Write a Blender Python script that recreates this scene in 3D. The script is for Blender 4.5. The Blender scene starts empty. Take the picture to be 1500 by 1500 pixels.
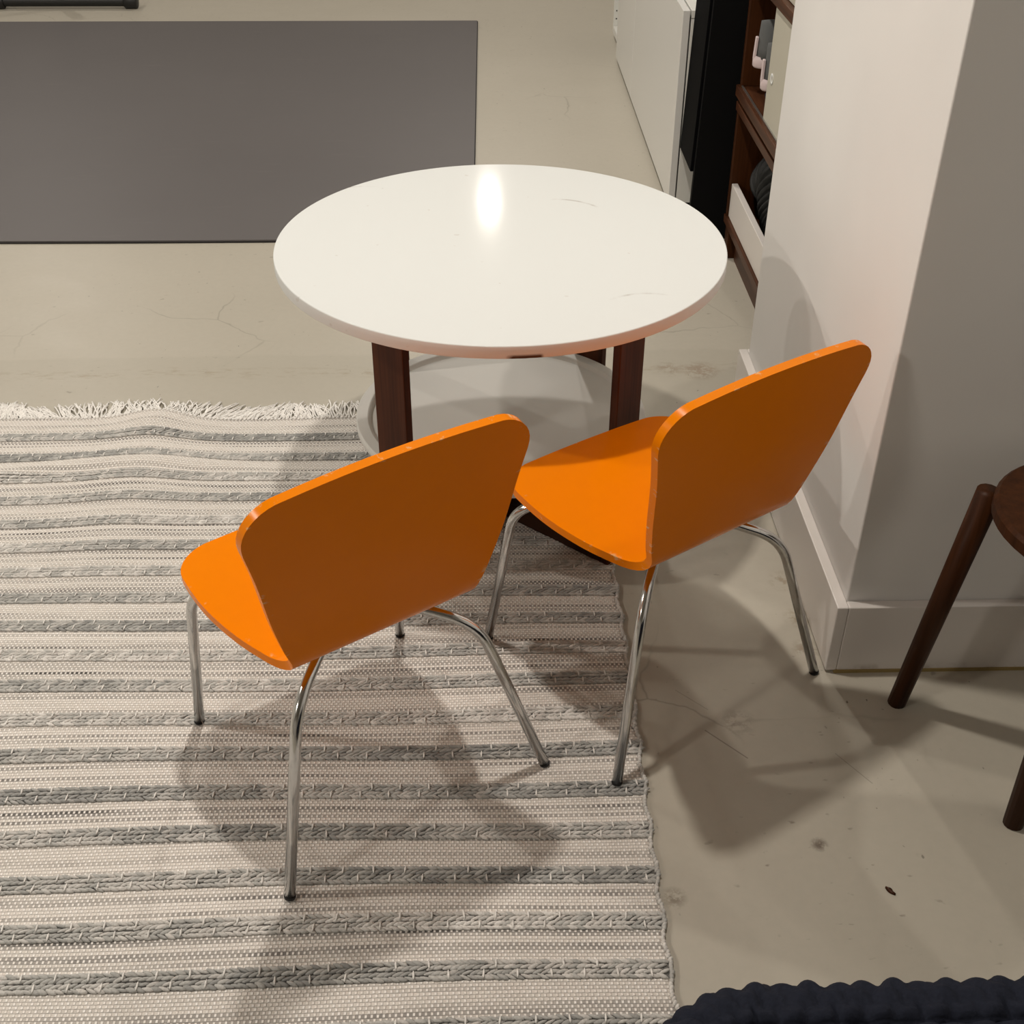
import bpy, bmesh, math, random
from mathutils import Vector, Matrix
random.seed(7)
sc = bpy.context.scene
col = sc.collection
R = math.radians
PI = math.pi

# ------------------------------------------------------------------ helpers
class MB:
    """collects verts / faces / per-vertex tone, then links them as one mesh object"""
    def __init__(s):
        s.v, s.f, s.t = [], [], []
    def add(s, verts, faces, tone=0.0):
        o = len(s.v)
        s.v += [tuple(p) for p in verts]
        s.f += [tuple(i + o for i in f) for f in faces]
        s.t += [tone] * len(verts)
        return s
    def box(s, a, b, M=None, tone=0.0):
        x0, y0, z0 = a; x1, y1, z1 = b
        V = [Vector(p) for p in ((x0,y0,z0),(x1,y0,z0),(x1,y1,z0),(x0,y1,z0),(x0,y0,z1),(x1,y0,z1),(x1,y1,z1),(x0,y1,z1))]
        if M is not None: V = [M @ p for p in V]
        return s.add(V, [(0,3,2,1),(4,5,6,7),(0,1,5,4),(1,2,6,5),(2,3,7,6),(3,0,4,7)], tone)
    def lathe(s, prof, n=96, c=(0,0,0), closed=True):
        V, F = [], []
        for (r, z) in prof:
            for k in range(n):
                a = 2*PI*k/n
                V.append((c[0]+r*math.cos(a), c[1]+r*math.sin(a), c[2]+z))
        m = len(prof)
        for i in range(m if closed else m-1):
            j = (i+1) % m
            for k in range(n):
                l = (k+1) % n
                F.append((i*n+k, i*n+l, j*n+l, j*n+k))
        return s.add(V, F)
    def tube(s, pts, r, n=16, caps=True):
        pts = [Vector(p) for p in pts]
        V, F = [], []
        up = None
        rr = r if isinstance(r, (list, tuple)) else [r]*len(pts)
        for i, p in enumerate(pts):
            d = (pts[min(i+1, len(pts)-1)] - pts[max(i-1, 0)]).normalized()
            if up is None:
                up = Vector((0,0,1)) if abs(d.z) < .9 else Vector((1,0,0))
            a = d.cross(up)
            a.normalize(); up = a.cross(d).normalized()
            for k in range(n):
                t = 2*PI*k/n
                V.append(p + (a*math.cos(t) + up*math.sin(t))*rr[i])
        for i in range(len(pts)-1):
            for k in range(n):
                l = (k+1) % n
                F.append((i*n+k, i*n+l, (i+1)*n+l, (i+1)*n+k))
        if caps:
            F.append(tuple(range(n-1, -1, -1))); F.append(tuple((len(pts)-1)*n+k for k in range(n)))
        return s.add(V, F)
    def build(s, name, m, parent=None, smooth=False, bevel=0, seg=2, tone=False):
        me = bpy.data.meshes.new(name)
        me.from_pydata(s.v, [], s.f); me.update()
        bm = bmesh.new(); bm.from_mesh(me)
        if not tone: bmesh.ops.recalc_face_normals(bm, faces=bm.faces)
        bm.to_mesh(me); bm.free()
        if tone:
            at = me.attributes.new('tone', 'FLOAT', 'POINT')
            at.data.foreach_set('value', s.t)
        if smooth:
            me.polygons.foreach_set('use_smooth', [True]*len(me.polygons))
        me.materials.append(m)
        o = bpy.data.objects.new(name, me); col.objects.link(o)
        if parent: o.parent = parent
        if bevel:
            b = o.modifiers.new('bevel', 'BEVEL'); b.width = bevel; b.segments = seg
            b.limit_method = 'ANGLE'; b.angle_limit = R(35); b.harden_normals = True
            me.polygons.foreach_set('use_smooth', [True]*len(me.polygons))
        return o

def tag(o, label=None, cat=None, group=None, kind=None):
    if label: o['label'] = label
    if cat: o['category'] = cat
    if group: o['group'] = group
    if kind: o['kind'] = kind
    return o
def empty(name, loc, label, cat, group=None, rz=0):
    o = bpy.data.objects.new(name, None); col.objects.link(o)
    o.empty_display_size = .05
    o.location = loc; o.rotation_euler = (0,0,rz)
    return tag(o, label, cat, group)
def struct(o): o['kind'] = 'structure'; return o

# ------------------------------------------------------------------ materials
def newmat(name, base=(.8,.8,.8), rough=.5, metal=0., spec=.5, coat=0.):
    m = bpy.data.materials.new(name); m.use_nodes = True
    b = m.node_tree.nodes['Principled BSDF']
    b.inputs['Base Color'].default_value = (*base, 1)
    b.inputs['Roughness'].default_value = rough
    b.inputs['Metallic'].default_value = metal
    b.inputs['Specular IOR Level'].default_value = spec
    b.inputs['Coat Weight'].default_value = coat
    return m
class NT:
    def __init__(s, m):
        s.m = m; s.t = m.node_tree; s.b = s.t.nodes['Principled BSDF']
        s.co = s.t.nodes.new('ShaderNodeTexCoord').outputs['Object']
    def n(s, typ, **kw):
        x = s.t.nodes.new(typ)
        for k, v in kw.items(): setattr(x, k, v)
        return x
    def put(s, inp, v):
        if isinstance(v, (int, float, tuple)):
            if isinstance(v, tuple) and len(v) == 3 and inp.type == 'RGBA': v = (*v, 1)
            inp.default_value = v
        else: s.t.links.new(v, inp)
    def math(s, op, a, b=0.0, c=None):
        x = s.n('ShaderNodeMath', operation=op); s.put(x.inputs[0], a); s.put(x.inputs[1], b)
        if c is not None: s.put(x.inputs[2], c)
        return x.outputs[0]
    def sep(s, v):
        x = s.n('ShaderNodeSeparateXYZ'); s.put(x.inputs[0], v); return x.outputs
    def comb(s, a, b, c=0.0):
        x = s.n('ShaderNodeCombineXYZ'); s.put(x.inputs[0], a); s.put(x.inputs[1], b); s.put(x.inputs[2], c); return x.outputs[0]
    def mapv(s, scale=(1,1,1), loc=(0,0,0), v=None):
        x = s.n('ShaderNodeMapping'); s.put(x.inputs[0], v or s.co)
        x.inputs['Location'].default_value = loc; x.inputs['Scale'].default_value = scale; return x.outputs[0]
    def noise(s, v, scale, detail=3., rough=.5):
        x = s.n('ShaderNodeTexNoise'); s.put(x.inputs['Vector'], v); x.inputs['Scale'].default_value = scale
        x.inputs['Detail'].default_value = detail; x.inputs['Roughness'].default_value = rough; return x.outputs['Fac']
    def ramp(s, f, stops):
        x = s.n('ShaderNodeValToRGB'); s.put(x.inputs[0], f); e = x.color_ramp.elements
        while len(e) < len(stops): e.new(.5)
        for k, (p, c) in enumerate(stops):
            e[k].position = p; e[k].color = (c, c, c, 1) if isinstance(c, (int, float)) else (*c, 1)
        return x.outputs[0]
    def mix(s, f, a, b, mode='MIX'):
        x = s.n('ShaderNodeMix', data_type='RGBA', blend_type=mode)
        s.put(x.inputs[0], f); s.put(x.inputs[6], a); s.put(x.inputs[7], b); return x.outputs[2]
    def bump(s, h, strength=.3, dist=.002):
        x = s.n('ShaderNodeBump'); x.inputs['Strength'].default_value = strength; x.inputs['Distance'].default_value = dist
        s.put(x.inputs['Height'], h); s.t.links.new(x.outputs[0], s.b.inputs['Normal'])
    def base(s, c): s.put(s.b.inputs['Base Color'], c)
    def rough(s, c): s.put(s.b.inputs['Roughness'], c)

# painted concrete floor
M_floor = newmat('painted_concrete', rough=.4, spec=.5)
n = NT(M_floor)
big = n.noise(n.co, 1.3, 3.)
fine = n.noise(n.co, 60., 4., .6)
c = n.mix(big, (.432,.402,.332), (.492,.458,.386))
c = n.mix(n.ramp(fine, [(.35,0.),(.75,.14)]), c, (.33,.31,.26))
# dark specks and scuffs
sp = n.ramp(n.noise(n.mapv((1,1.7,1)), 38., 2., .5), [(.685,0.),(.75,.55)])
mask = n.ramp(n.noise(n.co, 3.1, 2.), [(.46,0.),(.6,1.)])
c = n.mix(n.math('MULTIPLY', sp, mask), c, (.11,.085,.06))
tiny = n.math('MULTIPLY', n.ramp(n.noise(n.mapv((1,.6,1)), 95., 1., .5), [(.755,0.),(.79,.8)]), n.ramp(n.noise(n.mapv(loc=(7,1,0)), 4., 2.), [(.45,0.),(.6,1.)]))
c = n.mix(tiny, c, (.06,.05,.04))
# hairline cracks
w = n.n('ShaderNodeTexVoronoi', feature='DISTANCE_TO_EDGE'); w.inputs['Scale'].default_value = 2.6
dist = n.noise(n.co, 5., 4.)
wv = n.n('ShaderNodeVectorMath', operation='ADD'); n.put(wv.inputs[0], n.co); n.put(wv.inputs[1], n.comb(n.math('MULTIPLY', dist, .12), n.math('MULTIPLY', n.noise(n.mapv(loc=(5,2,0)), 5., 4.), .12)))
n.put(w.inputs['Vector'], wv.outputs[0])
cr = n.math('MULTIPLY', n.ramp(w.outputs['Distance'], [(0.,1.),(.006,0.)]), n.ramp(n.noise(n.mapv(loc=(3,3,0)), 2.2, 2.), [(.54,0.),(.66,.45)]))
c = n.mix(cr, c, (.16,.14,.11))
# old stained joint crossing the room (v about 2.45)
xyz = n.sep(n.co)
wob = n.math('MULTIPLY', n.math('SUBTRACT', n.noise(n.co, 2.5, 3.), .5), .09)
dv = n.math('SUBTRACT', n.math('ADD', xyz[1], wob), 2.44)
line = n.math('MULTIPLY', n.ramp(n.math('ABSOLUTE', dv), [(.008,1.),(.03,0.)]), n.ramp(n.noise(n.mapv((1,3,1), (9,1,0)), 22., 4., .7), [(.5,0.),(.66,.55)]))
c = n.mix(line, c, (.27,.19,.11))
# individual marks: rubbed patch, long scratch, smudge and rusty stains along the pier
smn = n.noise(n.mapv((1,1,1),(2,7,0)), 55., 4., .7)
def patch(cx, cy, rad, col_, k_, lo=.45):
    global c
    dx = n.math('SUBTRACT', xyz[0], cx); dy = n.math('SUBTRACT', xyz[1], cy)
    d_ = n.math('SQRT', n.math('ADD', n.math('MULTIPLY', dx, dx), n.math('MULTIPLY', dy, dy)))
    m_ = n.math('MULTIPLY', n.ramp(n.math('DIVIDE', d_, rad*2), [(.15,k_),(.5,0.)]), n.ramp(smn, [(lo,0.),(lo+.12,1.)]))
    c = n.mix(m_, c, col_)
def scratch(x0, y0, x1, y1, wd, k_):
    global c
    L_ = math.hypot(x1-x0, y1-y0); ux, uy = (x1-x0)/L_, (y1-y0)/L_
    dx = n.math('SUBTRACT', xyz[0], x0); dy = n.math('SUBTRACT', xyz[1], y0)
    al = n.math('ADD', n.math('MULTIPLY', dx, ux), n.math('MULTIPLY', dy, uy))
    ac = n.math('ABSOLUTE', n.math('SUBTRACT', n.math('MULTIPLY', dx, uy), n.math('MULTIPLY', dy, ux)))
    m_ = n.math('MULTIPLY', n.ramp(n.math('DIVIDE', ac, wd*2), [(.1,k_),(.5,0.)]), n.math('MULTIPLY', n.math('GREATER_THAN', al, 0.), n.math('LESS_THAN', al, L_)))
    c = n.mix(m_, c, (.15,.125,.10))
patch(.385, 1.318, .034, (.20,.165,.13), .45)
patch(.457, 1.082, .014, (.10,.07,.05), .8, .40)
patch(.535, 1.56, .030, (.25,.17,.09), .6); patch(.532, 1.66, .034, (.25,.17,.09), .5); patch(.530, 1.48, .03, (.22,.15,.09), .6)
patch(.245, 1.00, .02, (.16,.13,.09), .7, .42); patch(.50, 2.43, .05, (.24,.15,.09), .7, .42); patch(.43, 2.44, .04, (.24,.16,.10), .6)
scratch(.333, 1.302, .388, 1.243, .0016, .7); scratch(.30, 1.39, .345, 1.345, .0012, .4); scratch(.52, 1.25, .56, 1.19, .0012, .5)
step = n.math('MULTIPLY', n.ramp(n.math('ADD', n.math('SUBTRACT', n.math('ADD', xyz[1], wob), 2.52), .5), [(.494,1.),(.506,0.)]), n.ramp(n.math('ADD', dv, .5), [(.30,0.),(.50,.30)]))
c = n.mix(step, c, (.37,.345,.28))
n.base(c)
n.rough(n.math('ADD', .34, n.math('MULTIPLY', n.noise(n.co, 9., 4.), .16)))
n.bump(n.math('ADD', n.noise(n.co, 22., 4.), n.math('MULTIPLY', cr, -1.)), .10, .002)

def wall_mat(name, base, rough=.55):
    m = newmat(name, base, rough); n = NT(m)
    f = n.noise(n.co, 3., 3.)
    n.base(n.mix(n.ramp(f, [(.3,0.),(.7,1.)]), base, tuple(x*.94 for x in base)))
    n.bump(n.noise(n.co, 160., 3.), .08, .001)
    return m
M_wall = wall_mat('wall_paint', (.745,.735,.715))
M_wall2 = wall_mat('far_wall_paint', (.42,.40,.37))
M_base = newmat('baseboard_gloss', (.70,.665,.63), .3)
n = NT(M_base)
zz = n.sep(n.co)[2]
d = n.math('MULTIPLY', n.ramp(zz, [(.0,1.),(.02,0.)]), n.ramp(n.noise(n.co, 45., 4.), [(.5,0.),(.7,.8)]))
n.base(n.mix(d, (.70,.665,.63), (.22,.17,.11)))
M_ceil = newmat('ceiling_paint', (.37,.36,.34), .8)
M_bead = newmat('yellowed_caulk', (.30,.22,.08), .6)

# table
M_top = newmat('white_laminate', (.69,.71,.70), .3, spec=.0, coat=.11)
n = NT(M_top)
x, y, z = n.sep(n.co)
br = n.noise(n.mapv((1.,45.,1)), 3., 3., .6)
n.rough(.24)
n.put(n.b.inputs['Coat Roughness'], n.math('ADD', .06, n.math('MULTIPLY', br, .07)))
# small grey scuffs of the worn surface
def scuff(n, cx, cy, rr, a0, wdt):
    dx = n.math('SUBTRACT', x, cx); dy = n.math('SUBTRACT', y, cy)
    r_ = n.math('SQRT', n.math('ADD', n.math('MULTIPLY', dx, dx), n.math('MULTIPLY', dy, dy)))
    ring = n.ramp(n.math('ABSOLUTE', n.math('SUBTRACT', r_, rr)), [(0.,1.),(wdt,0.)])
    ang = n.math('ARCTAN2', dy, dx)
    seg = n.ramp(n.math('ABSOLUTE', n.math('SUBTRACT', ang, a0)), [(.35,1.),(.6,0.)])
    return n.math('MULTIPLY', ring, seg)
s1 = scuff(n, .22, -.29, .085, 1.75, .0016)
s2 = scuff(n, .10, .10, .09, 1.1, .0012)
s3 = scuff(n, -.245, .16, .1, 1.9, .0016)
sm = n.math('MULTIPLY', n.math('ADD', n.math('ADD', s1, s2), s3), n.ramp(n.noise(n.co, 40., 3.), [(.40,0.),(.62,.7)]))
c = n.mix(sm, (.69,.71,.70), (.38,.35,.32))
sp = n.ramp(n.noise(n.mapv((1,1,1),(4,2,0)), 46., 1.), [(.765,0.),(.79,.35)])
c = n.mix(sp, c, (.5,.46,.42))
# brown chipped paint under the front edge
under = n.ramp(z, [(.0,1.),(.0045,1.),(.0075,0.)])
cx = n.ramp(n.math('ABSOLUTE', n.math('SUBTRACT', n.math('ADD', x, n.math('MULTIPLY', n.noise(n.co, 60., 2.), .03)), .045)), [(.02,1.),(.028,0.)])
front = n.ramp(n.math('MULTIPLY', y, -1.), [(.3,0.),(.33,1.)])
c = n.mix(n.math('MULTIPLY', n.math('MULTIPLY', under, cx), front), c, (.09,.05,.03))
n.base(c)
M_shelf = newmat('white_tray', (.64,.635,.60), .45, spec=.35)

def wood(name, dark, light, rough=.38, axis=2, sc_=1.):
    m = newmat(name, light, rough, spec=.14); n = NT(m)
    s = [70*sc_, 70*sc_, 70*sc_]; s[axis] = 2.2*sc_
    f = n.noise(n.mapv(tuple(s)), 1., 5., .62)
    g = n.noise(n.mapv(tuple(q*3 for q in s)), 1., 3.)
    c = n.mix(n.ramp(f, [(.3,0.),(.7,1.)]), dark, light)
    c = n.mix(n.ramp(g, [(.45,0.),(.8,.4)]), c, tuple(q*.5 for q in dark))
    n.base(c); n.bump(f, .06, .001)
    return m
M_legwood = wood('walnut_leg', (.036,.0105,.004), (.096,.028,.010), .45)
M_beam = wood('walnut_beam', (.022,.009,.005), (.05,.02,.01), .35, 0)
M_case = wood('walnut_case', (.040,.014,.006), (.095,.035,.015), .38, 1)
M_casev = wood('walnut_case_side', (.028,.009,.0025), (.065,.021,.006), .45, 2)

# chair
M_or = newmat('orange_lacquer', (.88,.225,.0), .24, spec=.12)
n = NT(M_or)
at = n.n('ShaderNodeAttribute', attribute_name='tone')
chip = n.math('MULTIPLY', at.outputs['Fac'], n.ramp(n.noise(n.mapv((1,1,2.5)), 34., 4., .65), [(.60,0.),(.66,.85)]))
c = n.mix(chip, (.87,.228,.0), (.80,.52,.26))
mott = n.noise(n.co, 40., 2.)
c = n.mix(n.ramp(mott, [(.3,0.),(.8,.10)]), c, (.70,.17,.0))
n.base(c); n.bump(n.noise(n.co, 260., 2.), .03, .0006)
M_chrome = newmat('chrome', (.66,.66,.65), .10, metal=1.)
n = NT(M_chrome)
n.rough(n.math('ADD', .06, n.math('MULTIPLY', n.noise(n.mapv((60,60,8)), 1., 3.), .18)))
n.base(n.mix(n.ramp(n.noise(n.mapv((1,1,.6)), 120., 3.), [(.55,0.),(.8,.45)]), (.66,.66,.65), (.34,.33,.31)))
M_black = newmat('black_plastic', (.006,.006,.006), .5)
M_blackcab = newmat('matte_black_panel', (.0016,.0016,.0018), .75, spec=.15)
M_blackslab = newmat('soft_black_panel', (.0022,.0022,.0026), .7, spec=.05)
M_screw = newmat('zinc', (.5,.5,.48), .35, metal=1.)

# rug
RU0, RU1, RV0, RV1 = -1.30, .228, .25, 2.235
BP, BO = .0745, .890          # band pitch and one band centre
M_rug = newmat('flat_weave', rough=.95, spec=.1)
n = NT(M_rug)
x, _, z = n.sep(n.co)
y = n.n('ShaderNodeAttribute', attribute_name='tone').outputs['Fac']    # woven rows keep their own straight coordinate
wobv = n.math('MULTIPLY', n.math('SUBTRACT', n.noise(n.mapv((3,3,0)), 1., 2.), .5), .004)
row = n.math('DIVIDE', n.math('ADD', y, wobv), .0052)
ri = n.math('FLOOR', row)
par = n.math('MULTIPLY', n.math('MODULO', n.math('ADD', ri, 400.), 2.), .5)
cu = n.math('ADD', n.math('DIVIDE', x, .0072), par)
fx = n.math('ABSOLUTE', n.math('SUBTRACT', n.math('FRACT', n.math('ADD', cu, 900.)), .5))
fy = n.math('ABSOLUTE', n.math('SUBTRACT', n.math('FRACT', row), .5))
dot = n.math('MULTIPLY', n.ramp(fx, [(.14,1.),(.27,0.)]), n.ramp(fy, [(.30,1.),(.5,0.)]))
wn = n.n('ShaderNodeTexWhiteNoise', noise_dimensions='1D'); n.put(wn.inputs['W'], ri)
rowv = wn.outputs['Value']
streak = n.noise(n.comb(n.math('MULTIPLY', x, 5.), n.math('MULTIPLY', ri, 3.7)), 1., 3., .6)
wt = n.math('ADD', n.math('MULTIPLY', rowv, .42), n.math('MULTIPLY', streak, .6))
weft = n.ramp(wt, [(.20,(.09,.086,.08)),(.32,(.38,.355,.33)),(.52,(.70,.655,.60)),(.85,(.82,.77,.715))])
cell = n.n('ShaderNodeTexWhiteNoise', noise_dimensions='2D'); n.put(cell.inputs['Vector'], n.comb(n.math('FLOOR', cu), ri))
warp = n.mix(cell.outputs['Value'], (.88,.83,.77), (1.,.97,.93))
c = n.mix(dot, weft, warp)
gap = n.math('MULTIPLY', n.ramp(fy, [(.40,0.),(.5,.42)]), 1.)
c = n.mix(gap, c, (.15,.138,.125))
bd = n.math('ABSOLUTE', n.math('SUBTRACT', n.math('FRACT', n.math('ADD', n.math('DIVIDE', n.math('SUBTRACT', y, BO), BP), 20.5)), .5))
c = n.mix(n.math('MULTIPLY', n.ramp(bd, [(.16,1.),(.17,0.)]), n.math('LESS_THAN', y, 2.20)), c, (.19,.185,.175))
n.base(c)
n.bump(n.math('ADD', n.math('MULTIPLY', dot, 1.), n.math('MULTIPLY', gap, -1.)), .7, .0018)
M_yarn = newmat('rug_yarn', rough=.95, spec=.1)
n = NT(M_yarn)
at = n.n('ShaderNodeAttribute', attribute_name='tone')
c = n.ramp(at.outputs['Fac'], [(0.,(.32,.32,.31)),(.35,(.52,.515,.49)),(.65,(.68,.655,.62)),(1.,(.99,.97,.93))])
f = n.noise(n.mapv((1,1,1)), 420., 2.)
c = n.mix(n.ramp(f, [(.35,0.),(.65,.22)]), c, (.17,.165,.155))
n.base(c); n.bump(f, .4, .0012)

M_mat = newmat('grey_rubber_mat', (.12,.11,.104), .5, spec=.4)
n = NT(M_mat)
s = n.ramp(n.noise(n.mapv((1.2,7,1)), 3., 4., .7), [(.60,0.),(.80,.14)])
c = n.mix(n.noise(n.co, 1.2, 3.), (.110,.102,.102), (.130,.121,.120))
n.base(n.mix(s, c, (.26,.24,.22)))
M_matedge = newmat('black_rubber', (.012,.010,.010), .7)
M_white = newmat('white_lacquer', (.68,.68,.655), .22, spec=.5)
M_white2 = newmat('white_carcass', (.68,.68,.64), .35)
M_hole = newmat('dark_hole', (.03,.03,.03), .8)
M_slide = newmat('pale_sliding_panel', (.50,.48,.40), .45)
M_trunk = newmat('black_crinkled_fabric', (.008,.009,.009), .6)
n = NT(M_trunk); n.bump(n.noise(n.co, 60., 3.), .5, .003)
M_shoe = newmat('grey_mesh_fabric', (.10,.105,.105), .85); n = NT(M_shoe); n.bump(n.noise(n.co, 500., 1.), .3, .001)
M_sole = newmat('pale_rubber', (.62,.52,.52), .6)
M_navy = newmat('navy_fabric', (.012,.014,.028), .9, spec=.2)
M_quilt = newmat('navy_quilt', (.013,.016,.026), .95, spec=.15)
n = NT(M_quilt); f = n.noise(n.co, 260., 3.)
n.base(n.mix(f, (.0075,.0088,.015), (.017,.020,.032))); n.bump(f, .5, .0015)
M_sheet = newmat('mattress_cloth', (.5,.5,.5), .9)

# ------------------------------------------------------------------ room shell
CZ = 2.45
def quadbox(name, a, b, m, bevel=0): return struct(MB().box(a, b).build(name, m, bevel=bevel))
quadbox('floor', (-4.2,-2.6,-.1), (3.2,9.2,0), M_floor)
quadbox('ceiling', (-4.2,-2.6,CZ), (3.2,9.2,CZ+.1), M_ceil)
quadbox('wall_left', (-4.2,-2.6,0), (-4.0,9.2,CZ), M_wall2)
quadbox('wall_back', (-4.0,9.0,0), (3.0,9.2,CZ), M_wall2)
quadbox('wall_front', (-4.0,-2.6,0), (3.0,-2.4,CZ), M_wall2)
PV0, PV1, PU = 1.443, 2.262, .564
quadbox('wall_right', (PU,PV0,0), (1.06,PV1,CZ), M_wall, .003)         # the white pier beside the chair
quadbox('wall_right_side', (1.06,-2.4,0), (1.2,9.0,CZ), M_wall)
# baseboard wrapped round the pier: mitred L with bevelled top
mb = MB()
t = .018; h = .134
mb.box((PU-t, PV0-t, .004), (PU, PV1+t, h)); mb.box((PU, PV0-t, .004), (1.06, PV0, h)); mb.box((PU, PV1, .004), (1.06, PV1+t, h))
struct(mb.build('baseboard_right', M_base, bevel=.002))
struct(MB().box((PU-.004, PV0-t-.002, 0), (1.06, PV0-t+.004, .006)).build('trim_1', M_bead))
struct(MB().box((-3.999, -2.4, 0), (-3.982, 9.0, .13)).box((-3.98,8.982,0),(1.06,8.999,.13)).build('baseboard_back', M_base))
struct(MB().box((1.043, -2.4, .0), (1.0599, PV0-t, .13)).build('baseboard_right_side', M_base))

# ------------------------------------------------------------------ recessed ceiling lights
LPOS = [(-.10,1.64), (-2.62,1.58), (-.08,4.20), (-2.6,4.20), (.06,7.0), (-2.6,7.0), (-2.6,-.45)]
LPOW = [68, 84, 68, 58, 46, 36, 98]
M_trim = newmat('light_trim', (.8,.8,.8), .4)
M_em = bpy.data.materials.new('lamp_lens'); M_em.use_nodes = True
b = M_em.node_tree.nodes['Principled BSDF']; b.inputs['Emission Color'].default_value = (1,.86,.68,1); b.inputs['Emission Strength'].default_value = 6
places = ['above the white round table','over the left side of the floor','over the gap between table and mat','over the left part of the grey mat','at the far end above the aisle','at the far end over the left side','behind the camera over the left side']
for (u, v), pw, pl in zip(LPOS, LPOW, places):
    t_ = empty('ceiling_light', (u, v, CZ), 'round recessed ceiling downlight ' + pl, 'ceiling light', 'recessed ceiling downlights')
    MB().lathe([(.052,0.),(.075,0.),(.075,-.004),(.070,-.008),(.056,-.006),(.052,-.002)], 48).build('trim_ring', M_trim, t_, smooth=True)
    MB().lathe([(.0,-.001),(.053,-.001),(.053,-.0035),(.0,-.0035)], 32).build('lens', M_em, t_)
    ld = bpy.data.lights.new('downlight', 'SPOT'); ld.energy = pw; ld.color = (1,.925,.835)
    ld.shadow_soft_size = .045 if v > 0 else .11; ld.spot_size = R(165); ld.spot_blend = .35
    lo = bpy.data.objects.new('downlight', ld); col.objects.link(lo); lo.parent = t_; lo.location = (0,0,-.03)

# ------------------------------------------------------------------ round table
TC = (.0348, 1.9112)
TA0 = R(-41.3)
tb = empty('round_table', (TC[0],TC[1],.006), 'low round white table with dark walnut legs and a lower tray shelf', 'table')
TR, TZ = .3755, .5274
th = .0205
mb = MB()
prof = [(0,0),(TR-.0016,0),(TR-.0004,.0005),(TR,.0016),(TR,th-.0016),(TR-.0004,th-.0005),(TR-.0016,th),(0,th)]
mb.lathe(prof, 160, closed=False)
top = mb.build('tabletop', M_top, tb, smooth=True)
top.location = (0,0,TZ-th)
top.data.polygons.foreach_set('use_smooth', [abs(p.normal.z) < .99 for p in top.data.polygons])
SZ, SR, ST = .2026, .2630, .017
ir = .240
mb = MB()
mb.lathe([(0,-ST),(SR-.002,-ST),(SR,-ST+.002),(SR,-.002),(SR-.002,0),(ir+.003,0),(ir,-.002),(ir-.004,-.008),(0,-.008)], 128, closed=False)
sh = mb.build('tray_shelf', M_shelf, tb, bevel=.0006, seg=1); sh.location = (0,0,SZ)
sh.modifiers.remove(sh.modifiers[0])
sh.data.polygons.foreach_set('use_smooth', [abs(p.normal.z) < .9 for p in sh.data.polygons])
lw, lt = .0690, .0155
for k in range(4):
    a = TA0 + k*PI/2
    M = Matrix.Rotation(a, 4, 'Z')
    o = MB().box((.2625,-lw/2,0), (.2625+lt, lw/2, TZ-th)).build('leg', M_legwood, tb, bevel=.0022)
    o.rotation_euler = (0,0,a)
mb = MB()
o = MB().box((-.262,-lw/2,0),(.262,lw/2,.034)).build('cross_beam', M_beam, tb, bevel=.0015); o.rotation_euler = (0,0,TA0)
o = MB().box((-.262,-lw/2,.034),(-.0,lw/2,.060)).box((.0,-lw/2,.034),(.262,lw/2,.060)).build('cross_beam', M_beam, tb, bevel=.0015); o.rotation_euler = (0,0,TA0+PI/2)
o = MB().box((-.262,-lw/2,0),(-lw/2-.001,lw/2,.034)).box((lw/2+.001,-lw/2,0),(.262,lw/2,.034)).build('beam_riser', M_beam, tb, bevel=.0015); o.rotation_euler = (0,0,TA0+PI/2)
MB().lathe([(0,.060),(.03,.060),(.03,SZ-ST),(0,SZ-ST)], 32, closed=False).build('shelf_post', M_beam, tb, smooth=False)

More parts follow.
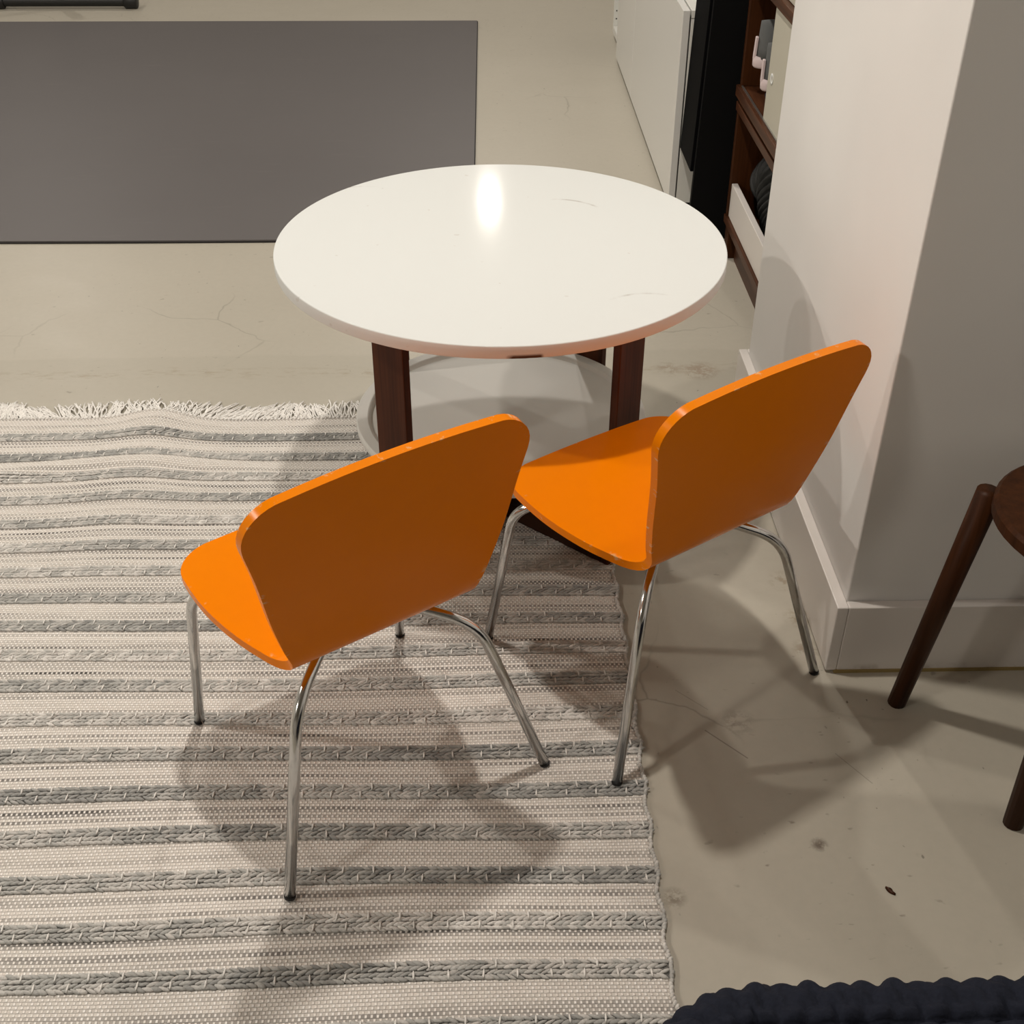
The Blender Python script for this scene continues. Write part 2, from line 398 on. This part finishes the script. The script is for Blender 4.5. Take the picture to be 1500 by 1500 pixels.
# ------------------------------------------------------------------ orange chairs
def fillet(P, r, k=8):
    """polyline with rounded inner corners"""
    P = [Vector(p) for p in P]; out = [P[0]]
    for i in range(1, len(P)-1):
        a = (P[i-1]-P[i]); b = (P[i+1]-P[i]); da = min(r, a.length*.48); db = min(r, b.length*.48)
        p0 = P[i]+a.normalized()*da; p1 = P[i]+b.normalized()*db
        for j in range(k+1):
            t = j/k
            out.append(p0*(1-t)**2 + P[i]*2*t*(1-t) + p1*t*t)
    out.append(P[-1]); return out
def make_chair(loc, rz, ta, tb_, label, dzr=0.0, adj=None):
    root = empty('child_chair', (*loc, .006), label, 'chair', None, rz)
    def sh(p):
        x, y, z = p
        return Vector((x+ta*z, y+tb_*z, z-ta*x-tb_*(y-.19)))
    # ---- shell: profile (y,z) front edge -> bend -> back top
    prof = fillet([(0,.355,.3210),(0,.30,.3200),(0,.16,.3120),(0,.0600,.3140),(0,.0280,.462),(0,.0040,.6085)], .036, 8)
    # resample by arclength with refinement at the two ends
    L = [0.0]
    for i in range(1, len(prof)): L.append(L[-1]+(prof[i]-prof[i-1]).length)
    T = L[-1]
    def at_(s):
        for i in range(1, len(L)):
            if s <= L[i] or i == len(L)-1:
                f = (s-L[i-1])/(L[i]-L[i-1]); return prof[i-1].lerp(prof[i], f)
    rc1, rc2 = .052, .058
    S = [rc1*(1-math.cos(PI/2*i/10)) for i in range(10)]
    nmid = 46
    S += [rc1 + (T-rc1-rc2)*i/nmid for i in range(nmid+1)]
    S += [T-rc2*(1-math.cos(PI/2*(9-i)/10)) for i in range(10)]
    sb = .357-.060+.0   # arclength about the bend
    def width(s):
        # half width: front .167, bend .129, top .192
        ctl = [(0,.164),(.05,.1725),(.12,.1730),(.19,.1620),(.25,.1460),(.295,.1318),(.34,.1440),(.40,.1588),(.48,.1738),(T-.04,.1885),(T,.1925)]
        for i in range(1, len(ctl)):
            if s <= ctl[i][0] or i == len(ctl)-1:
                p0 = ctl[max(i-2,0)][1]; p1 = ctl[i-1][1]; p2 = ctl[i][1]; p3 = ctl[min(i+1,len(ctl)-1)][1]
                h = ctl[i][0]-ctl[i-1][0]; t = min(max((s-ctl[i-1][0])/h,0),1)
                m1 = (p2-p0)/max(ctl[i][0]-ctl[max(i-2,0)][0],1e-6)*h; m2 = (p3-p1)/max(ctl[min(i+1,len(ctl)-1)][0]-ctl[i-1][0],1e-6)*h
                w = (2*t**3-3*t*t+1)*p1+(t**3-2*t*t+t)*m1+(-2*t**3+3*t*t)*p2+(t**3-t*t)*m2
                break
        for d, r in ((s, rc1), (T-s, rc2)):
            if d < r: w -= r - math.sqrt(max(r*r-(r-d)**2, 0))
        return w
    NX = 24; half = .0062
    V, F, tone = [], [], []
    ns = len(S)
    for side in (1, -1):
        for i, s in enumerate(S):
            p = at_(s); q = (at_(min(s+.002, T)) - at_(max(s-.002, 0))).normalized()
            nrm = Vector((0, q.z, -q.y))       # towards the sitter / up
            if nrm.z < 0 and s < T*.4: nrm = -nrm
            w = width(s)
            for k in range(NX+1):
                xx = -1 + 2*k/NX
                xx = math.sin(xx*PI/2)*.35 + xx*.65
                crown = .006*(1-xx*xx) if s > T-.02 else 0
                pp = p + nrm*half*side + q*crown*max(0,(s-(T-.02))/.02)
                pp -= q*(.003*(1-xx*xx))*max(0, 1-s/.02)
                V.append(sh((xx*w, pp.y, pp.z)))
                tone.append(1.0 if (k in (0, NX) or i < 2 or i > ns-3) else 0.0)
    A_ = lambda sd, i, k: sd*ns*(NX+1) + i*(NX+1) + k
    for i in range(ns-1):
        for k in range(NX):
            F.append((A_(0,i,k),A_(0,i,k+1),A_(0,i+1,k+1),A_(0,i+1,k)))
            F.append((A_(1,i,k),A_(1,i+1,k),A_(1,i+1,k+1),A_(1,i,k+1)))
        F.append((A_(0,i,0),A_(0,i+1,0),A_(1,i+1,0),A_(1,i,0)))
        F.append((A_(0,i,NX),A_(1,i,NX),A_(1,i+1,NX),A_(0,i+1,NX)))
    for k in range(NX):
        F.append((A_(0,0,k),A_(1,0,k),A_(1,0,k+1),A_(0,0,k+1)))
        F.append((A_(0,ns-1,k),A_(0,ns-1,k+1),A_(1,ns-1,k+1),A_(1,ns-1,k)))
    me = bpy.data.meshes.new('seat_shell'); me.from_pydata([tuple(v) for v in V], [], F)
    bm = bmesh.new(); bm.from_mesh(me); bmesh.ops.recalc_face_normals(bm, faces=bm.faces); bm.to_mesh(me); bm.free()
    a = me.attributes.new('tone','FLOAT','POINT'); a.data.foreach_set('value', tone)
    me.materials.append(M_or); me.polygons.foreach_set('use_smooth', [True]*len(me.polygons))
    o = bpy.data.objects.new('seat_shell', me); col.objects.link(o); o.parent = root
    bv = o.modifiers.new('bevel','BEVEL'); bv.width = .0028; bv.segments = 3; bv.limit_method = 'ANGLE'; bv.angle_limit = R(50); bv.harden_normals = True
    # ---- tubular legs
    r = .0076
    rear_in = [(.0,.125,.2955),(.055,.120,.2955),(.135,.056,.262)]
    front_in = [(.0,.245,.3000),(.055,.250,.3000),(.160,.326,.280)]
    for sx in (-1, 1):
        for (path, foot) in ((rear_in, (.2065,0.,0.)), (front_in, (.1765,.368,0.))):
            P = [sh((sx*p[0], p[1], p[2])) for p in path]
            zf = dzr if (foot[1] == 0 and sx == 1) else 0.0
            ft = Vector((sx*foot[0], foot[1], zf))
            if adj and (sx, foot[1] > 0) in adj:
                ft += Vector((*adj[(sx, foot[1] > 0)], 0))
            d = (P[-1]-ft).normalized()
            pts = fillet(P + [ft + d*.004], .042, 10)
            lg = MB().tube(pts, r, 20).build('leg', M_chrome, root, smooth=True)
            lg['label'] = 'chrome tubular leg'
            MB().tube([ft+Vector((0,0,.0)), ft+d*.002, ft+d*.004], [r*.94, r*1.05, r*1.05], 20).build('foot_cap', M_black, lg, smooth=False)
    # steel plate under the seat that carries the tubes
    mb = MB(); mb.box((-.06,.11,.2995),(.06,.26,.3040))
    for v_ in range(len(mb.v)): mb.v[v_] = tuple(sh(mb.v[v_]))
    mb.build('mounting_plate', M_screw, root, bevel=.001)
    return root
chA = make_chair((-.0862,1.1196), .5801, -.0164, .0075, 'orange plywood child chair in front on the rug, nearest the camera', adj={(-1,True):(.0,.0)})
chB = make_chair((.3585,1.3086), .5973, .0088, -.0104, 'orange plywood child chair beside the white pier, one leg against its baseboard', dzr=-.006)

# ------------------------------------------------------------------ rug
def rz_(u, v):
    z = .0045
    a = max(0, min(1, (-.38-u)/.25))
    z += .010*a*math.exp(-((v-2.035-.03*math.sin(u*7))/.022)**2)
    z += .016*math.exp(-((u+.69)/.07)**2)*math.exp(-((v-2.235)/.06)**2)
    z += .0015*math.sin(u*9+v*4)*math.exp(-((v-1.95)/.35)**2)*a
    return z
def vw(u, v):   # gentle waviness of the woven lines
    a = math.exp(-((v-2.15)/.35)**2)
    return v + .004*math.sin(u*6.3+v*9) + a*(.004*math.sin(u*4.2+.8)+ .018*math.exp(-((u+.69)/.09)**2))
def uedge(v): return RU1 + .0025*math.sin(v*2*PI/BP+1.2) + .003*math.sin(v*5.1)
rug = empty('rug', (0,0,0), 'pale grey and beige striped flat-weave rug with cream fringe', 'rug')
NU, NV = 170, 300
V, F, RT = [], [], []
for j in range(NV+1):
    v = RV0 + (RV1-RV0)*j/NV
    RT += [v]*(NU+1)
    for i in range(NU+1):
        u = RU0 + (uedge(v)-RU0)*i/NU
        V.append((u, vw(u, v), rz_(u, vw(u, v))))
for j in range(NV):
    for i in range(NU):
        a = j*(NU+1)+i; F.append((a, a+1, a+NU+2, a+NU+1))
mb = MB(); mb.add(V, F); mb.t = RT
# thin rim down to the floor
rim = [j*(NU+1)+NU for j in range(NV+1)] + [NV*(NU+1)+i for i in range(NU,-1,-1)] + [j*(NU+1) for j in range(NV,-1,-1)] + [i for i in range(NU+1)]
o = len(mb.v)
for i in rim: mb.v.append((mb.v[i][0], mb.v[i][1], .0003)); mb.t.append(mb.t[i])
for k in range(len(rim)-1): mb.f.append((rim[k], o+k, o+k+1, rim[k+1]))
mb.build('woven_field', M_rug, rug, smooth=True, tone=True)
# braided stripes
LV, LF = [], []
NS = 6
for i in range(5):
    t = i/4; rr = math.sin(PI*(.12+.76*t))
    for k in range(NS):
        a = 2*PI*k/NS
        LV.append((t-.5, rr*math.cos(a)*.5, rr*math.sin(a)*.5))
for i in range(4):
    for k in range(NS):
        l = (k+1) % NS; LF.append((i*NS+k, (i+1)*NS+k, (i+1)*NS+l, i*NS+l))
LF.append(tuple(range(NS))); LF.append(tuple(4*NS+k for k in range(NS-1,-1,-1)))
def lobe(mb, u, v, z, ln, wd, ht, ang, tone):
    c_, s_ = math.cos(ang), math.sin(ang)
    mb.add([(u+p[0]*ln*c_-p[1]*wd*s_, v+p[0]*ln*s_+p[1]*wd*c_, z+p[2]*ht) for p in LV], LF, tone)
bands = MB()
k0 = int(math.ceil((RV0+.02-BO)/BP)); k1 = int((RV1-.012-BO)/BP)
for kb in range(k0, k1+1):
    vb = BO + kb*BP + random.uniform(-.0015,.0015)
    tb0 = random.uniform(.25,.60)
    far = vb > 1.75
    for ch in (-1, 1):
        ph = random.random()*.01
        u = RU0 + .004 + ph
        k = 0
        while u < uedge(vb) - .003:
            tone = min(.80, max(.0, tb0 + .16*math.sin(u*7+kb*2.3) + random.uniform(-.24,.24)))
            for rw in (-1, 1):
                vv = vb + ch*.0072 + rw*.0034
                vq = vw(u, vv)
                lobe(bands, u + rw*.002 + random.uniform(-.001,.001), vq, rz_(u, vq)+.0012, .0155, .0066*random.uniform(.75,1.2), .0052, -rw*ch*.34+random.uniform(-.16,.16), tone+random.uniform(-.06,.06))
            u += .0098*random.uniform(.93,1.07); k += 1
        u = RU0 + (.01 if ch > 0 else .031)
        while u < uedge(vb)-.01:
            if random.random() < .93:
                vv = vb + ch*.0072; vq = vw(u, vv)
                lobe(bands, u, vq, rz_(u, vq)+.0040, .0120, .0028, .0030, PI/2+random.uniform(-.12,.12), random.uniform(.85,1.))
            u += .042*random.uniform(.96,1.04)
o = bands.build('braided_stripe', M_yarn, rug, smooth=True, tone=True); o['kind'] = 'stuff'
# bound side edge: small stitched loops
edge = MB()
v = RV0
while v < RV1:
    u = uedge(v); vq = vw(u, v)
    near = abs(((v-BO)/BP+.5) % 1 - .5) < .17
    lobe(edge, u+random.uniform(-.001,.001), vq, .0048, .0105 if near else .0085, .0062, .0075, 1.2+random.uniform(-.35,.35), random.uniform(.2,.5) if near else random.uniform(.45,.75))
    v += .0052
o = edge.build('bound_edge', M_yarn, rug, smooth=True, tone=True); o['kind'] = 'stuff'
# fringe
fr = MB()
u = RU0
while u < RU1:
    # a knot group of strands fanning out
    lean = .55*math.sin(u*9.) + .35*math.sin(u*23.+1) + random.uniform(-.2,.2)
    ln0 = .066*random.uniform(.85,1.12)
    for s_ in range(4):
        uu = u + (s_-1.5)*.0016; vb = vw(uu, RV1)-.003; zb = max(.004, rz_(uu, vb)-.001)
        ln = ln0*random.uniform(.85,1.1); an = lean + random.uniform(-.28,.28); cv = random.uniform(-.012,.012)
        pts = []
        for q in range(6):
            t = q/5
            pts.append((uu + math.sin(an)*ln*t + cv*math.sin(PI*t), vb + math.cos(an*.8)*ln*t, .0022+(zb-.0022)*(1-t)**2 + .004*abs(math.sin(PI*t))*random.random()+.0012*s_*.5))
        fr.tube(pts, .00155, 6)
        for _ in range(len(fr.v)-len(fr.t)): fr.t.append(.8)
    lobe(fr, u, vw(u, RV1), max(.004, rz_(u, vw(u,RV1))), .008, .006, .006, PI/2, .78)
    u += .0082
fr.t = [.94 + .06*math.sin(i*.013) for i in range(len(fr.v))]
o = fr.build('fringe', M_yarn, rug, smooth=True, tone=True); o['kind'] = 'stuff'; o['label'] = 'cream cotton fringe'

# ------------------------------------------------------------------ exercise mat and equipment foot
mt = empty('exercise_mat', (0,0,0), 'large dark grey exercise mat lying flat on the concrete floor', 'mat')
def slab(name, m, z0, z1, e):
    mb = MB(); N = 40
    for side, z in ((0,z0),(1,z1)):
        V = []
    pts = []
    for i in range(N+1):
        t = i/N; u = -2.35 + 2.33*t; pts.append((u, 3.192+e*-1+.010*math.sin(u*2.1)*0.5))
    for i in range(N+1):
        t = i/N; u = -.0+ -2.35*t; pts.append((u, 5.632+e))
    pts = [(p[0]+ (e if p[0] > -1 else -e), p[1]) for p in pts]
    n_ = len(pts)
    V = [(p[0],p[1],z0) for p in pts] + [(p[0],p[1],z1) for p in pts]
    F = [tuple(range(n_-1,-1,-1)), tuple(range(n_, 2*n_))] + [(i,(i+1)%n_,(i+1)%n_+n_,i+n_) for i in range(n_)]
    mb.add(V, F); return mb.build(name, m, mt)
slab('underside_layer', M_matedge, .0005, .004, .0035); slab('top_layer', M_mat, .004, .0075, 0)
gm = empty('exercise_stand', (-1.55,5.90,0), 'black floor tube of gym equipment beyond the far edge of the mat', 'gym equipment')
MB().tube([(-.60,0,.032),(-.03,0,.032)], .022, 20).build('floor_tube', M_black, gm, smooth=False)
MB().tube([(-.06,0,.032),(-.055,0,.032),(-.004,0,.032),(0,0,.032)], [.026,.0315,.0315,.027], 24).build('end_cap', M_black, gm, smooth=True)
MB().tube([(-.60,0,.032),(-.605,0,.032),(-.655,0,.032),(-.66,0,.032)], [.026,.0315,.0315,.027], 24).build('end_cap', M_black, gm, smooth=True)
MB().box((-.36,-.02,.03),(-.32,.02,.34)).build('upright', M_black, gm, bevel=.003)

# ------------------------------------------------------------------ long white media cabinet
cb = empty('white_cabinet', (.553,3.41,0), 'long low white cabinet with glossy doors and an open bay at its far end', 'cabinet')
H0, H1 = .018, .555
def part(name, a, b, m, parent=cb, bevel=.0015, off=(.553,3.41,0)):
    return MB().box(tuple(p-q for p,q in zip(a,off)), tuple(p-q for p,q in zip(b,off))).build(name, m, parent, bevel=bevel)
part('door', (.553,3.41,H0), (.5725,4.452,H1), M_white)
part('door', (.553,4.458,H0), (.5725,4.995,H1), M_white)
X0, X1, Y0, Y1 = .5765, .97, 3.412, 5.378
part('end_panel', (X0,Y0,.02), (X1,Y0+.018,H1-.022), M_white2)
part('top_panel', (X0,Y0,H1-.020), (X1,Y1,H1), M_white2)
part('bottom_panel', (X0,Y0+.018,.02), (X1,Y1,.048), M_white2)
part('back_panel', (X1-.008,Y0+.018,.048), (X1,Y1,H1-.022), M_white2)
dvp = part('divider', (X0,4.990,.048), (X1-.008,5.006,H1-.022), M_white2)
dv2 = part('end_panel', (X0,5.36,.048), (X1-.008,5.378,H1-.022), M_white2)
for q in range(2):
    for w_ in (.585, .600):
        part('pin_hole', (w_,5.3590,.075+q*.032), (w_+.005,5.3599,.080+q*.032), M_hole, dv2, 0)
part('plinth', (.60,Y0+.03,0), (.95,Y1-.03,.02), M_hole)

# ------------------------------------------------------------------ tall black cabinet
bc = empty('black_cabinet', (.578,3.19,0), 'tall matte black cabinet standing between the white cabinet and the wooden shelving', 'cabinet')
OB = (.578,3.19,0)
mb = MB()
mb.add([(0,0,0),(.482,0,0),(.482,.018,0),(0,.018,0),(.035,0,1.5),(.482,0,1.5),(.482,.018,1.5),(.035,.018,1.5)], [(0,3,2,1),(4,5,6,7),(0,1,5,4),(1,2,6,5),(2,3,7,6),(3,0,4,7)])
mb.build('side_panel', M_blackcab, bc)
part('carcass', (.66,3.208,0), (1.05,3.405,1.5), M_blackcab, bc, 0, OB)
mb = MB(); k_ = .045
mb.add([(-.004,.0,.186),(.018,.0,.186),(.018,.198,.186),(-.004,.198,.186),(.031,0,1.48),(.053,0,1.48),(.053,.198,1.48),(.031,.198,1.48)], [(0,3,2,1),(4,5,6,7),(0,1,5,4),(1,2,6,5),(2,3,7,6),(3,0,4,7)])
o = mb.build('door_panel', M_blackslab, bc, bevel=.002)
o.location.y = .0185

# ------------------------------------------------------------------ wooden shelving
bs = empty('wooden_shelving', (.66,2.30,0), 'dark walnut shelving unit with pale sliding fronts behind the white pier', 'shelf unit')
OS = (.66,2.30,0)
W = lambda nm,a,b,m=M_case,bv=.0018: part(nm,a,b,m,bs,bv,OS)
F0, F1 = 2.30, 3.115
B_ = 1.02
W('plinth', (.684,F0+.02,0), (B_,F1-.07,.083))
W('plinth', (.664,F1-.06,0), (B_-.02,F1-.02,.083), M_casev)
W('bottom_board', (.66,F0,.083), (B_,F1,.105))
W('side_panel', (.664,F1-.020,.105), (B_,F1,.383), M_casev)
W('side_panel', (.664,F0,.105), (B_,F0+.020,.383), M_casev)
W('board', (.66,F0,.383), (B_,F1,.405))
W('board', (.655,F0,.419), (B_,F1,.446))
W('side_panel', (.664,F1-.020,.446), (B_,F1,.700), M_casev)
W('side_panel', (.664,F0,.446), (B_,F0+.020,.700), M_casev)
W('board', (.66,F0,.700), (B_,F1,.724))
W('side_panel', (.664,F1-.020,.724), (B_,F1,1.10), M_casev)
W('side_panel', (.664,F0,.724), (B_,F0+.020,1.10), M_casev)
W('board', (.66,F0,1.10), (B_,F1,1.124))
W('back_panel', (B_-.008,F0+.02,.105), (B_,F1-.02,1.10), M_casev)
W('spacer', (.70,F0+.05,.405), (B_-.03,F1-.05,.419), M_casev)
sf = W('storage_front', (.667,F0+.022,.106), (.683,F1-.024,.196), M_base); sf['label'] = 'low white front board of the bottom bay'
sd = W('sliding_door', (.668,F0+.022,.447), (.680,2.838,.699), M_slide); sd['label'] = 'pale sliding door with round finger hole'
h_ = MB().lathe([(.006,0),(.0125,0),(.0125,.0012),(.006,.0004)], 24).build('finger_pull', M_top, sd, smooth=True)
h_.rotation_euler = (0,-PI/2,0); h_.location = (.6678-.66, 2.795-2.30, .548)
sd2 = W('sliding_door', (.674,F0+.022,.725), (.686,2.90,1.099), M_slide)
W('sliding_track', (.664,F0+.022,.446), (.668,F1-.022,.4495), M_screw, 0)

# black crinkled hose-like bag in the lower bay
ck = MB(); pts = []; rr = []
N = 150
for i in range(N+1):
    t = i/N
    v = 3.045 - .52*t
    u = .765 + .012*math.sin(t*5)
    z = .175 + .06*math.exp(-((t-.12)/.16)**2) + .012*math.sin(t*9)
    pts.append((u, v, z+.0)); rr.append((.054+.016*math.exp(-((t-.3)/.2)**2))*(1+.13*math.sin(t*PI*56)+.03*math.sin(t*171)))
ck.tube(pts, rr, 28)
o = ck.build('crinkled_bag', M_trunk, None, smooth=True)
tag(o, 'black crinkled fabric bag stuffed in the bottom bay of the wooden shelving', 'bag')

# shoes in the middle bay
def shoe(loc, rz, tilt, label, mup):
    root = empty('sneaker', loc, label, 'shoe', None, rz)
    root.rotation_euler = (tilt, 0, rz)
    L_, n_ = .20, 18
    V, F = [], []
    K = 20
    for i in range(n_+1):
        t = i/n_; y = -t*L_
        wd = .034*(math.sin(PI*min(1, t*1.0+.12))**.35 if t < .88 else max(.25, math.sin(PI*min(.999,t*1.0+.0))**.5))
        wd = .030*(1-abs(2*t-1)**5)**.5*(1+.15*math.cos(2*PI*(t-.7))) + .006
        ht = .075*(1-t)**.8*(1 if t < .35 else .86) + .032*math.sin(PI*min(1,t*.9+.1))
        if t > .95: ht *= .6
        for k in range(K):
            a = PI*k/(K-1)
            V.append((wd*math.cos(a), y, .022+ht*math.sin(a)**.7))
    for i in range(n_):
        for k in range(K-1): F.append((i*K+k,i*K+k+1,(i+1)*K+k+1,(i+1)*K+k))
        F.append((i*K+K-1, i*K, (i+1)*K, (i+1)*K+K-1))
    F.append(tuple(range(K))); F.append(tuple(n_*K+k for k in range(K-1,-1,-1)))
    MB().add(V, F).build('upper', mup, root, smooth=True)
    V, F = [], []; K = 40
    for z, e in ((0,.0),(.004,.003),(.018,.004),(.026,.001)):
        for k in range(K):
            a = 2*PI*k/K
            V.append(((.034+e)*math.copysign(abs(math.cos(a))**.8, math.cos(a))*(1+.12*math.sin(-a)*1), -L_/2+(L_/2+.004+e)*math.sin(a), z))
    for i in range(3):
        for k in range(K): F.append((i*K+k, i*K+(k+1)%K, (i+1)*K+(k+1)%K, (i+1)*K+k))
    F.append(tuple(range(K-1,-1,-1))); F.append(tuple(3*K+k for k in range(K)))
    MB().add(V, F).build('sole', M_sole, root, smooth=True)
    MB().box((-.006,.001,.018),(.006,.008,.07)).build('heel_tab', M_sole, root, bevel=.002)
# toes point into the bay (+u); heels face the aisle
shoe((.668, 2.985, .524), PI/2, R(2), 'grey sneaker with pale sole on top of the shoe pile in the shelving', M_shoe)
shoe((.674, 2.900, .494), PI/2, R(0), 'lower sneaker with pale sole under the grey one in the shelving', M_shoe)
nb = empty('folded_cloth', (.80,2.93,.4497), 'dark navy folded cloth lying under the sneakers in the shelving', 'cloth')
for q in range(3):
    MB().box((-.100+.004*q,-.07,q*.0142),(.10,.06-.003*q,q*.0142+.0138)).build('fold', M_navy, nb, bevel=.006, seg=3)

# ------------------------------------------------------------------ quilt covered bed, bottom right
bed = empty('bed', (.70,-.42,0), 'low bed corner hidden under the navy quilt at bottom right', 'bed')
MB().box((-.52,-.50,.16),(.30,.93,.40)).build('mattress', M_sheet, bed, bevel=.05, seg=5)
MB().box((-.48,-.46,.08),(.28,.90,.16)).build('bed_base', M_legwood, bed, bevel=.004)
for a_ in (-.44,.24):
    for b_ in (-.42,.86):
        MB().box((a_-.02,b_-.02,0),(a_+.02,b_+.02,.08)).build('leg', M_legwood, bed, bevel=.003)
# quilt: puffy basket-weave matelasse draped over the bed corner
QU0, QU1, QV0, QV1, QZ = .118, 1.035, -.95, .588, .446
Rr = .10
def qpos(a, b):
    """a,b: cloth coordinates measured from the flat top; beyond the edge it turns down"""
    # plan corner rounding radius .11
    u = QU0 + a; v = QV1 - b
    return u, v
q = MB(); V, F = [], []
stp = .0030
ring = []     # polar-like drape: rows go from the hem up over the edge to the top
# outline of the bed top (rounded corner at left-far), param along
path = []
cr_ = .10
vv = QV0
while vv < QV1-cr_: path.append((QU0, vv, -1, 0)); vv += stp
m_ = int(cr_*PI/2/stp)
for k in range(m_+1):
    a = PI - PI/2*k/m_
    path.append((QU0+cr_+cr_*math.cos(a), QV1-cr_+cr_*math.sin(a), math.cos(a), math.sin(a)))
uu = QU0+cr_+stp
while uu < QU1: path.append((uu, QV1, 0, 1)); uu += stp
def cell_h(s, t):
    # basket weave of soft pillows: alternate long horizontal / vertical lumps
    cs, ct = .023, .017
    i = math.floor(t/ct); s2 = s + (.5*cs if i % 2 else 0); j = math.floor(s2/cs)
    rnd = math.sin(i*12.9898+j*78.233)*43758.5453; rnd -= math.floor(rnd)
    fs = abs(math.sin(PI*(s2/cs))); ft = abs(math.sin(PI*t/ct))
    return (.0085+.0025*rnd)*(fs**.42)*(ft**.42) + .0012*math.sin(s*160+t*90)
prof = []
zz_ = .12
while zz_ < QZ-.035: prof.append((0., zz_, 1., 0.)); zz_ += stp
for k in range(9):
    a = PI/2*k/8; prof.append((.035*(1-math.cos(a)), QZ-.035+.035*math.sin(a), math.cos(a), math.sin(a)))
n_in = int(.10/stp)
for k in range(1, n_in): prof.append((.035+k*stp*.62, QZ, 0., 1.))
arc_t = [0.]
for k in range(1, len(prof)): arc_t.append(arc_t[-1]+math.hypot(prof[k][0]-prof[k-1][0], prof[k][1]-prof[k-1][1]))
nP, nQ = len(path), len(prof)
for i, (u, v, nu, nv) in enumerate(path):
    for j, (ins, z, ho, ve) in enumerate(prof):
        hh = cell_h(i*stp, arc_t[j])
        V.append((u - nu*ins + nu*ho*hh, v - nv*ins + nv*ho*hh, z + ve*hh + (.003*math.sin(i*.021) if z > .3 else 0)))
for i in range(nP-1):
    for j in range(nQ-1): F.append((i*nQ+j, i*nQ+j+1, (i+1)*nQ+j+1, (i+1)*nQ+j))
q.add(V, F)
# flat interior of the top, same pillow pattern
a0 = QU0+.035+(n_in-2)*stp*.62; b1 = QV1-.035-(n_in-2)*stp*.62
V, F = [], []
nx, ny = int((QU1-a0)/stp), int((b1-QV0)/stp)
rin = max(0.02, cr_-(QU0 and (a0-QU0)))
for j in range(ny+1):
    for i in range(nx+1):
        u = a0 + i*stp; v = b1 - j*stp
        V.append((u, v, QZ - .001 + cell_h(j*stp, i*stp)))
for j in range(ny):
    for i in range(nx): F.append((j*(nx+1)+i, (j+1)*(nx+1)+i, (j+1)*(nx+1)+i+1, j*(nx+1)+i+1))
q.add(V, F)
o = q.build('quilt', M_quilt, None, smooth=True)
tag(o, 'navy blue puffy textured quilt at the bottom right corner', 'quilt')

# small walnut stool whose foot peeks in beside the pier
st = empty('wooden_stool', (.797,1.232,0), 'dark wooden stool standing against the front of the white pier', 'stool')
MB().lathe([(0,.42),(.135,.42),(.14,.425),(.14,.44),(.135,.445),(0,.445)], 48, closed=False).build('seat', M_casev, st, smooth=False)
for (a_, b_) in ((-.155,.122),(.155,.122),(.12,-.12),(-.06,-.12)):
    MB().tube([(a_,b_,.0),(a_*.75,b_*.75,.42)], [.014,.018], 14).build('leg', M_casev, st, smooth=True)
# dried leaf crumb
cm = MB(); V=[]; F=[]
for i in range(7):
    t=i/6; w_=.0035*math.sin(PI*(.08+.84*t)); 
    V += [(-.008+.016*t, w_, .0012+.002*math.sin(t*5)), (-.008+.016*t, 0, .004+.001*math.sin(t*9)), (-.008+.016*t, -w_, .0012)]
for i in range(6):
    a=i*3; F += [(a,a+3,a+4,a+1),(a+1,a+4,a+5,a+2),(a+2,a+5,a+3,a)]
F += [(0,1,2),(18,20,19)]
cm.add(V,F); o = cm.build('leaf_crumb', M_case, None, smooth=True); o.location=(.533,1.003,-.0008); o.rotation_euler=(0,0,-.9)
tag(o, 'tiny dry brown leaf crumb on the bare floor near the navy quilt', 'debris')

# ------------------------------------------------------------------ camera
f_px, th_, yaw, roll, H = 1773.43, .61731, .02921, .00477, 1.336
fw = Vector((math.sin(yaw)*math.cos(th_), math.cos(yaw)*math.cos(th_), -math.sin(th_)))
r_ = Vector((math.cos(yaw), -math.sin(yaw), 0)); u_ = r_.cross(fw)
r2 = r_*math.cos(roll)+u_*math.sin(roll); u2 = -r_*math.sin(roll)+u_*math.cos(roll)
cd = bpy.data.cameras.new('camera'); cd.sensor_width = 36; cd.sensor_fit = 'HORIZONTAL'; cd.lens = 36*f_px/1500; cd.clip_start = .02
co = bpy.data.objects.new('camera', cd); col.objects.link(co)
M = Matrix((( r2.x,u2.x,-fw.x,0),(r2.y,u2.y,-fw.y,0),(r2.z,u2.z,-fw.z,H),(0,0,0,1)))
co.matrix_world = M
sc.camera = co

w = bpy.data.worlds.new('world'); sc.world = w; w.use_nodes = True
w.node_tree.nodes['Background'].inputs[0].default_value = (.8,.72,.6,1); w.node_tree.nodes['Background'].inputs[1].default_value = .15
sc.view_settings.view_transform = 'Standard'; sc.view_settings.look = 'None'
sc.view_settings.exposure = 0.27; sc.view_settings.gamma = 1
sc.cycles.max_bounces = 8; sc.cycles.diffuse_bounces = 5
sc.cycles.sample_clamp_indirect = 6
